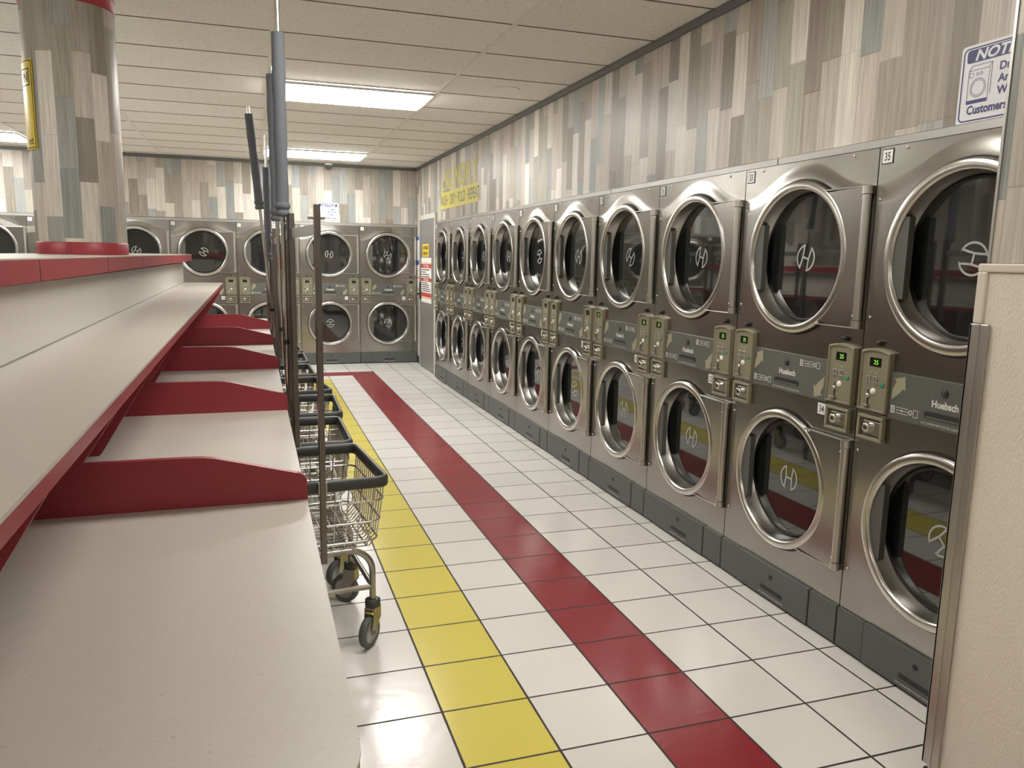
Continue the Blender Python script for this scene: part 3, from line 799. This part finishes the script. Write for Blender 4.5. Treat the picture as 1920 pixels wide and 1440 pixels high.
# ------------------------------------------------------------------ signs
def rrect(x0, x1, z0, z1, r, n=5):
    return rc(x1-r, z0+r, -PI/2, 0, r, n) + rc(x1-r, z1-r, 0, PI/2, r, n) + rc(x0+r, z1-r, PI/2, PI, r, n) + rc(x0+r, z0+r, PI, 1.5*PI, r, n)
def frame_ring(mb, o_, i_, y, m):
    n = len(o_)
    mb.add([(x, y, z) for x, z in o_] + [(x, y, z) for x, z in i_], [(k, (k+1) % n, n+(k+1) % n, n+k) for k in range(n)], m)
def notice(loc, rz, label):
    t = empty('notice_sign', loc, rz); tag(t, label, 'sign', 'printed dryer notices on the walls')
    W_, H_ = .292, .243
    mb = MB().prism(rrect(0, W_, 0, H_, .012), -.004, -.0005, 'y', 1)
    e = -.0046
    frame_ring(mb, rrect(.008, W_-.008, .008, H_-.008, .018), rrect(.0125, W_-.0125, .0125, H_-.0125, .014), e, 0)
    mb.add([(x, e, z) for x, z in rrect(.022, W_-.022, .188, .228, .010)], [tuple(range(24))], 0)
    put_text(mb, 'NOTICE', .044, W_/2, .1935, e-.0006, 1, bold=.032, shear=.25, xs=1.18)
    for s, z in (('Dryers', .148), ('Are For', .112), ('Wash', .076)):
        put_text(mb, s, .034, .142, z, e, 0, bold=.03, align='LEFT', xs=1.0)
    put_text(mb, 'Customers Only', .037, W_/2, .030, e, 0, bold=.032, xs=.86)
    # line drawing of a washing machine
    w = .0016
    def ln(a, b):
        a = Vector(a); b = Vector(b); q = (b-a).normalized(); q = Vector((-q.y, q.x))*w/2
        mb.add([(a.x+q.x, e, a.y+q.y), (a.x-q.x, e, a.y-q.y), (b.x-q.x, e, b.y-q.y), (b.x+q.x, e, b.y+q.y)], [(0,1,2,3)], 0)
    x0, x1, zz0, zz1 = .034, .108, .064, .164
    for a, b in (((x0,zz0),(x0,zz1)), ((x1,zz0),(x1,zz1)), ((x0,zz1),(x1,zz1)), ((x0,zz1),(x0+.012,zz1+.014)), ((x1,zz1),(x1+.008,zz1+.014)), ((x0+.012,zz1+.014),(x1+.008,zz1+.014)), ((x1+.008,zz1+.014),(x1+.008,zz0+.02))): ln(a, b)
    mb.box(x0, x1, e-.0003, e, .062, .073, 0)
    def circ(cx, cz, r, ww=.0016):
        n = 24; o_ = [(cx+(r)*math.cos(2*PI*k/n), cz+r*math.sin(2*PI*k/n)) for k in range(n)]; i_ = [(cx+(r-ww)*math.cos(2*PI*k/n), cz+(r-ww)*math.sin(2*PI*k/n)) for k in range(n)]
        frame_ring(mb, o_, i_, e, 0)
    circ(.071, .109, .029); circ(.071, .109, .024); circ(.044, .150, .008); circ(.066, .151, .005); circ(.080, .151, .005)
    mb.build('sign_board', [M['navy'], M['signw']], t)
notice((XW-.0005, 2.056, 1.940), -PI/2, 'white and navy NOTICE sign above dryer 35, cut off by the near wall')
notice((.833, YW-.0005, 1.958), 0, 'white and navy NOTICE sign on the far wall above the dryers')

# faded yellow wall lettering
t = empty('wall_lettering', (XW-.001, 9.49, 2.07), -PI/2); tag(t, 'faded yellow LAUNDRY lettering with a slogan band on the right wall', 'wall decal')
mb = MB()
def serif(ch, x, w):
    vs, fs = text_geo(ch, .27, bold=.018)
    x0 = min(v[0] for v in vs); x1 = max(v[0] for v in vs); z1 = max(v[1] for v in vs); z0 = min(v[1] for v in vs)
    mb.add([(x+(a-x0)/(x1-x0)*w, -.0012, .215+(b-z0)/(z1-z0)*.235) for a, b in vs], fs, 0)
    if ch in 'LNRYAD':
        for q in (x, x+w-.05):
            mb.box(q-.012, q+.052, -.0013, -.0003, .215, .227, 0)
    return x+w
x = .02
for ch, w in zip('LAUNDRY', (.15,.24,.20,.25,.20,.22,.23)):
    serif(ch, x, w); x += w+.026
mb.box(0, 1.67, -.0010, -.0002, 0, .195, 0)
put_text(mb, 'WASH \u00b7 DRY \u00b7 FOLD \u00b7 REPEAT', .165, .84, .040, -.0018, 1, bold=.004, xs=.80)
mb.build('decal_letters', [M['yfade'], M['band']], t)

# posters on and beside the door
t = empty('warning_sign', (XW-.0355, 10.43, 1.50), -PI/2); tag(t, 'small yellow AUTHORIZED PERSONNEL ONLY sign high on the grey door', 'sign')
mb = MB().box(0, .40, -.002, 0, 0, .17)
put_text(mb, 'AUTHORIZED', .062, .20, .098, -.0026, 1, bold=.022, xs=.80); put_text(mb, 'PERSONNEL ONLY', .056, .20, .028, -.0026, 1, bold=.022, xs=.60)
mb.build('sign_face', [M['yellow'], M['ink']], t)
t = empty('safety_poster', (XW-.0355, 10.50, .90), -PI/2); tag(t, 'tall white safety poster with red headings on the grey door', 'poster')
mb = MB().box(0, .62, -.0015, 0, 0, .59)
for a, b, m in ((.515,.525,2),(.455,.508,1),(.278,.325,1),(.075,.13,1),(.055,.066,2)): mb.box(0, .62, -.0022, -.0012, a, b, m)
put_text(mb, 'For Your Safety', .055, .31, .466, -.003, 0, bold=.015, xs=.9); put_text(mb, 'Por Su Seguridad', .05, .31, .286, -.003, 0, bold=.015, xs=.9)
for i, (z, w) in enumerate(((.425,.46),(.395,.25),(.365,.44),(.335,.48),(.252,.36),(.226,.46),(.20,.42),(.174,.5),(.148,.52))): mb.box(.04, .04+w, -.0022, -.0012, z, z+.011, 3)
mb.build('poster_sheet', [M['white'], M['redink'], M['orange'], M['ink']], t)
t = empty('instruction_strip', (XW, 10.955, 1.20), -PI/2); tag(t, 'narrow white and blue instruction sheets hung between far dryers and grey door', 'sign')
mb = MB().box(0, .225, -.002, 0, .12, .58); mb.box(0, .225, -.0028, -.001, .53, .58, 1); mb.box(0, .225, -.0028, -.001, .19, .25, 1)
for z in (.50,.45,.40,.35,.30): mb.box(.05, .15, -.0028, -.001, z-.02, z, 2)
mb.box(.02, .20, -.003, -.001, -.13, .14, 0)
for z in (.10,.055,.01,-.035,-.08): mb.box(.04, .17, -.0038, -.0028, z-.012, z+.012, 3 if z == .01 else 2)
mb.build('poster_sheet', [M['white'], M['blue'], M['tee'], M['redink']], t)

# ceiling camera and speaker
t = empty('security_camera', (.99, YW-.10, ZC-.006)); tag(t, 'small grey dome camera under the ceiling at the far wall', 'camera')
MB().lathe([(.001, 0), (.05, 0), (.052, -.02), (.045, -.03)], (0,0,0), 'z', 24).build('mount', M['tee'], t)
MB().lathe([(.044, -.031), (.042, -.055), (.032, -.075), (.015, -.085), (.0005, -.087)], (0,0,0), 'z', 24).build('dome', M['kick'], t)
t = empty('ceiling_speaker', (1.80, 5.69, ZC)); tag(t, 'flush round white cover in the ceiling tile beside the aisle panel', 'ceiling speaker')
MB().lathe([(.0005, -.004), (.088, -.004), (.096, -.007), (.104, -.006), (.108, -.0005)], (0,0,0), 'z', 40).build('cover', M['ceil'], t)

# ------------------------------------------------------------------ laundry carts
CL, CW = .565, .50      # along the row, across
RZ = .690
def rpoly(hx, hy, r, z, n=5):
    return [(x, y, z) for x, y in rrect(-hx, hx, -hy, hy, r, n)]
def cart_meshes():
    hx, hy = CW/2, CL/2
    # padded rim
    mb = MB()
    outer = rrect(-hx, hx, -hy, hy, .045); inner = rrect(-hx+.030, hx-.030, -hy+.030, hy-.030, .03)
    prof = []
    def off(k): return rrect(-hx+k, hx-k, -hy+k, hy-k, max(.015, .045-k))
    lay = [(.003, RZ-.040), (0, RZ-.034), (0, RZ-.008), (.004, RZ-.001), (.010, RZ+.002), (.018, RZ-.002), (.021, RZ-.010), (.021, RZ-.040)]
    vs = []; n = len(outer); fs = []
    for k, z in lay: vs += [(x, y, z) for x, y in off(k)]
    L = len(lay)
    for q in range(L):
        for i in range(n): fs.append((q*n+i, q*n+(i+1) % n, ((q+1) % L)*n+(i+1) % n, ((q+1) % L)*n+i))
    mb.add(vs, fs, 0, True)
    rim = mb.mesh('basket_rim', [M['rimp']])
    # wire basket
    zb_, zt_ = .412, RZ-.02
    def at(z): t = (z-zb_)/(zt_-zb_); return (hx-.045+.034*t, hy-.035+.024*t)
    mb = MB(); w = .0030
    for z in (zb_+.03, zb_+.105, zb_+.185):
        a, b = at(z); mb.tube(rpoly(a+.004, b+.004, .05, z), w*1.35, 6, closed=True)
    a0, b0 = at(zb_); a1, b1 = at(zt_)
    nx, ny = 9, 15
    for i in range(nx):
        f = -1+2*(i+.5)/nx
        for s in (-1, 1):
            pass
        pts = [(f*a1*.93, -b1, zt_), (f*a0*.93, -b0-.006, zb_+.03), (f*a0*.93, -b0+.022, zb_), (f*a0*.93, b0-.022, zb_), (f*a0*.93, b0+.006, zb_+.03), (f*a1*.93, b1, zt_)]
        mb.tube(pts, w, 5, caps=False)
    for i in range(ny):
        f = -1+2*(i+.5)/ny
        pts = [(-a1, f*b1*.93, zt_), (-a0-.006, f*b0*.93, zb_+.03), (-a0+.022, f*b0*.93, zb_-.003), (a0-.022, f*b0*.93, zb_-.003), (a0+.006, f*b0*.93, zb_+.03), (a1, f*b1*.93, zt_)]
        mb.tube(pts, w, 5, caps=False)
    for s in (-1, 1):
        mb.tube([(s*(a0+.0), -b0*.4, zb_-.006), (s*(a0+.0), b0*.4, zb_-.006)], w*1.5, 6)
    basket = mb.mesh('wire_basket', [M['chrome']])
    # tube frame: an arch at each end, joined low down
    mb = MB(); lx, ly, rr = hx-.052, hy-.085, .0125; zf = .388
    for s in (-1, 1):
        y = s*ly
        arc = [(lx-.09+.09*math.sin(a), y, zf-.09+.09*math.cos(a)) for a in [PI/2*i/8 for i in range(9)]]
        pts = [(-p[0], p[1], p[2]) for p in arc[::-1]] + arc
        pts = [(-lx, y, .180)] + pts + [(lx, y, .180)]
        mb.tube(pts, rr, 12)
        mb.tube([(-lx+.008, y, .235), (lx-.008, y, .235)], rr*.85, 10)
    for s in (-1, 1):
        mb.tube([(s*lx, -ly+.01, .235), (s*lx, ly-.01, .235)], rr*.85, 10)
        mb.tube([(s*lx*.55, -ly, zf+.010), (s*lx*.55, ly, zf+.010)], .007, 8)
    frame = mb.mesh('tube_frame', [M['frame']])
    # caster
    mb = MB()
    mb.lathe([(.0001, .186), (.020, .186), (.029, .183), (.030, .158), (.025, .155), (.0001, .155)], (0,0,0), 'z', 20, 1)
    for s in (-1, 1):
        mb.prism([(-.027, .155), (.027, .155), (.031, .105), (.043, .064), (.036, .050), (.020, .055), (-.027, .108)], s*.019-.0015, s*.019+.0015, 'x')
    mb.box(-.020, .020, -.027, .027, .148, .1552); mb.box(-.0185, .0185, -.0275, -.0255, .112, .152)
    mb.lathe([(.007, -.024), (.007, .024)], (0, .028, .062), 'x', 10)
    fork = mb.mesh('caster_fork', [M['frame'], M['rimp']])
    mb = MB()
    c = (0, .028, .062)
    mb.lathe([(.043, -.013), (.056, -.0145), (.0612, -.009), (.062, 0), (.0612, .009), (.056, .0145), (.043, .013)], c, 'x', 32, 0)
    mb.lathe([(.0001, -.015), (.013, -.015), (.016, -.010), (.041, -.0095), (.0435, -.0135), (.0435, .0135), (.041, .0095), (.016, .010), (.013, .015), (.0001, .015)], c, 'x', 32, 1)
    wheel = mb.mesh('caster_wheel', [M['tyre'], M['hub']])
    # upright pole
    q = .0105
    mb = MB().bbox(-q, q, -q, q, .392, 1.655, .002)
    pole = mb.mesh('upright_pole', [M['pole']])
    mb = MB().bbox(-.016, .016, -.004, .004, RZ-.045, RZ+.004, .002); mb.bbox(-.007, .007, 0, .105, .394, .404, .002); clip = mb.mesh('pole_clip', [M['satin']])
    return rim, basket, frame, fork, wheel, pole, clip
CM = cart_meshes()
def foam_pole(cart, x, y, f0, f1, top, lean):
    def P(z): return (x + lean*(z-1.0), y, z)
    t = MB().tube([P(.95), P(top)], .0095, 12).build('extension_rod', M['chrome'], cart)
    mb = MB(); zs = [f0+(f1-f0)*i/8 for i in range(9)]
    mb.tube([P(z) for z in zs], [.0255+.0015*math.sin(i*2.3) for i in range(9)], 16)
    mb.tube([P(f0+.015), P(f0+.02), P(f0+.035), P(f0+.04)], [.026, .031, .031, .026], 16)
    mb.tube([P(f0-.015), P(f0-.008), P(f0+.003), P(f0+.008)], [.024, .030, .030, .026], 16)
    mb.build('foam_sleeve', M['foam'], t)
    MB().tube([P(1.12), P(1.14)], .014, 10).build('rod_clamp', M['black'], t)
def cart(px, py, rot, label, pole=True, foam=(), whl=None):
    t = empty('laundry_cart', (px, py, 0), rot)
    tag(t, label, 'laundry cart', 'wire laundry carts lined up along the folding table')
    rim, basket, frame, fork, wheel, pol, clip = CM
    linkmesh('basket_rim', rim, t); linkmesh('wire_basket', basket, t); linkmesh('tube_frame', frame, t)
    lx, ly = CW/2-.052, CL/2-.085
    for i, (sx, sy) in enumerate(((1,-1), (1,1), (-1,-1), (-1,1))):
        f = linkmesh('caster', fork, t); f.location = (sx*lx, sy*ly, 0)
        f.rotation_euler = (0, 0, (whl or (2.38, .85, 2.6, -.4))[i])
        linkmesh('caster_wheel', wheel, f)
    if pole:
        for s in (-1, 1):
            p = linkmesh('upright_pole', pol, t); p.location = (0, s*(CL/2+.012), 0); p.rotation_euler = (0, 0, PI if s > 0 else 0)
            linkmesh('pole_clip', clip, p)
        mb = MB().bbox(-.004, .004, -CL/2, CL/2, 1.555, 1.592, .0015)
        mb.tube([(-.030, -CL/2-.012, 1.612), (.026, -CL/2-.012, 1.612)], .007, 10)
        mb.build('hanging_rail', M['alum'], t)
    for (s, dx, f0, f1, top, lean) in foam:
        foam_pole(t, dx, s*(CL/2+.012), f0, f1, top, lean)
    return t
starts = [2.735, 3.355, 4.01, 4.70, 5.37, 6.06, 6.76]
def place(i, xc, rot, **k):
    labs = ['nearest wire laundry cart, beside the near end of the yellow stripe', 'second nearest wire laundry cart with a tall foam-padded pole', 'third nearest wire laundry cart in the line along the table',
            'fourth nearest wire laundry cart in the line, turned slightly', 'fifth nearest wire laundry cart, with a leaning foam-padded pole', 'second farthest wire laundry cart in the line along the table', 'farthest wire laundry cart, closest to the far dryers']
    return cart(xc, starts[i]+CL/2, rot, labs[i], **k)
place(0, .178, .095)
place(1, .142, 0.0, foam=((-1, -.024, 1.655, 2.345, 2.66, 0.0), (1, -.022, 1.66, 2.31, 2.345, -.01)), whl=(2.2,.3,1.4,.9))
place(2, .172, -.02, whl=(1.2,2.5,1.9,.4))
place(3, .158, .10, whl=(.6,2.9,2.1,1.0))
place(4, .132, 0.02, foam=((-1, -.022, 1.79, 2.36, 2.405, -.085), (1, -.020, 1.46, 2.10, 2.325, 0.0)))
place(5, .128, 0.0, whl=(.2,1.5,2.1,2.0))
place(6, .120, 0.03, whl=(1.9,.3,.1,2.0))

# ------------------------------------------------------------------ camera and world
f, yaw, pitch, roll, hh = 1453.37, -.3209, -.1589, .0182, 1.4838
cy, sy = math.cos(yaw), math.sin(yaw)
fw = Vector((-sy*math.cos(pitch), cy*math.cos(pitch), math.sin(pitch)))
rt = Vector((cy, sy, 0)); up = rt.cross(fw)
c, s = math.cos(roll), math.sin(roll)
R_ = c*rt + s*up; U_ = -s*rt + c*up
cam = bpy.data.cameras.new('camera'); cam.sensor_width = 36; cam.sensor_fit = 'HORIZONTAL'; cam.lens = 36*f/1920; cam.clip_start = .02
co = bpy.data.objects.new('camera', cam); col.objects.link(co)
mt = Matrix((R_, U_, -fw)).transposed().to_4x4(); mt.translation = Vector((0, 0, hh)); co.matrix_world = mt
scene.camera = co
w = bpy.data.worlds.new('world'); scene.world = w; w.use_nodes = True
w.node_tree.nodes['Background'].inputs['Color'].default_value = (.9, .93, 1, 1); w.node_tree.nodes['Background'].inputs['Strength'].default_value = .02
scene.view_settings.view_transform = 'Standard'; scene.view_settings.look = 'None'
scene.view_settings.exposure = 0.42; scene.view_settings.gamma = 1.0; scene.view_settings.use_curve_mapping = False
scene.cycles.max_bounces = 8; scene.cycles.diffuse_bounces = 4; scene.cycles.glossy_bounces = 4
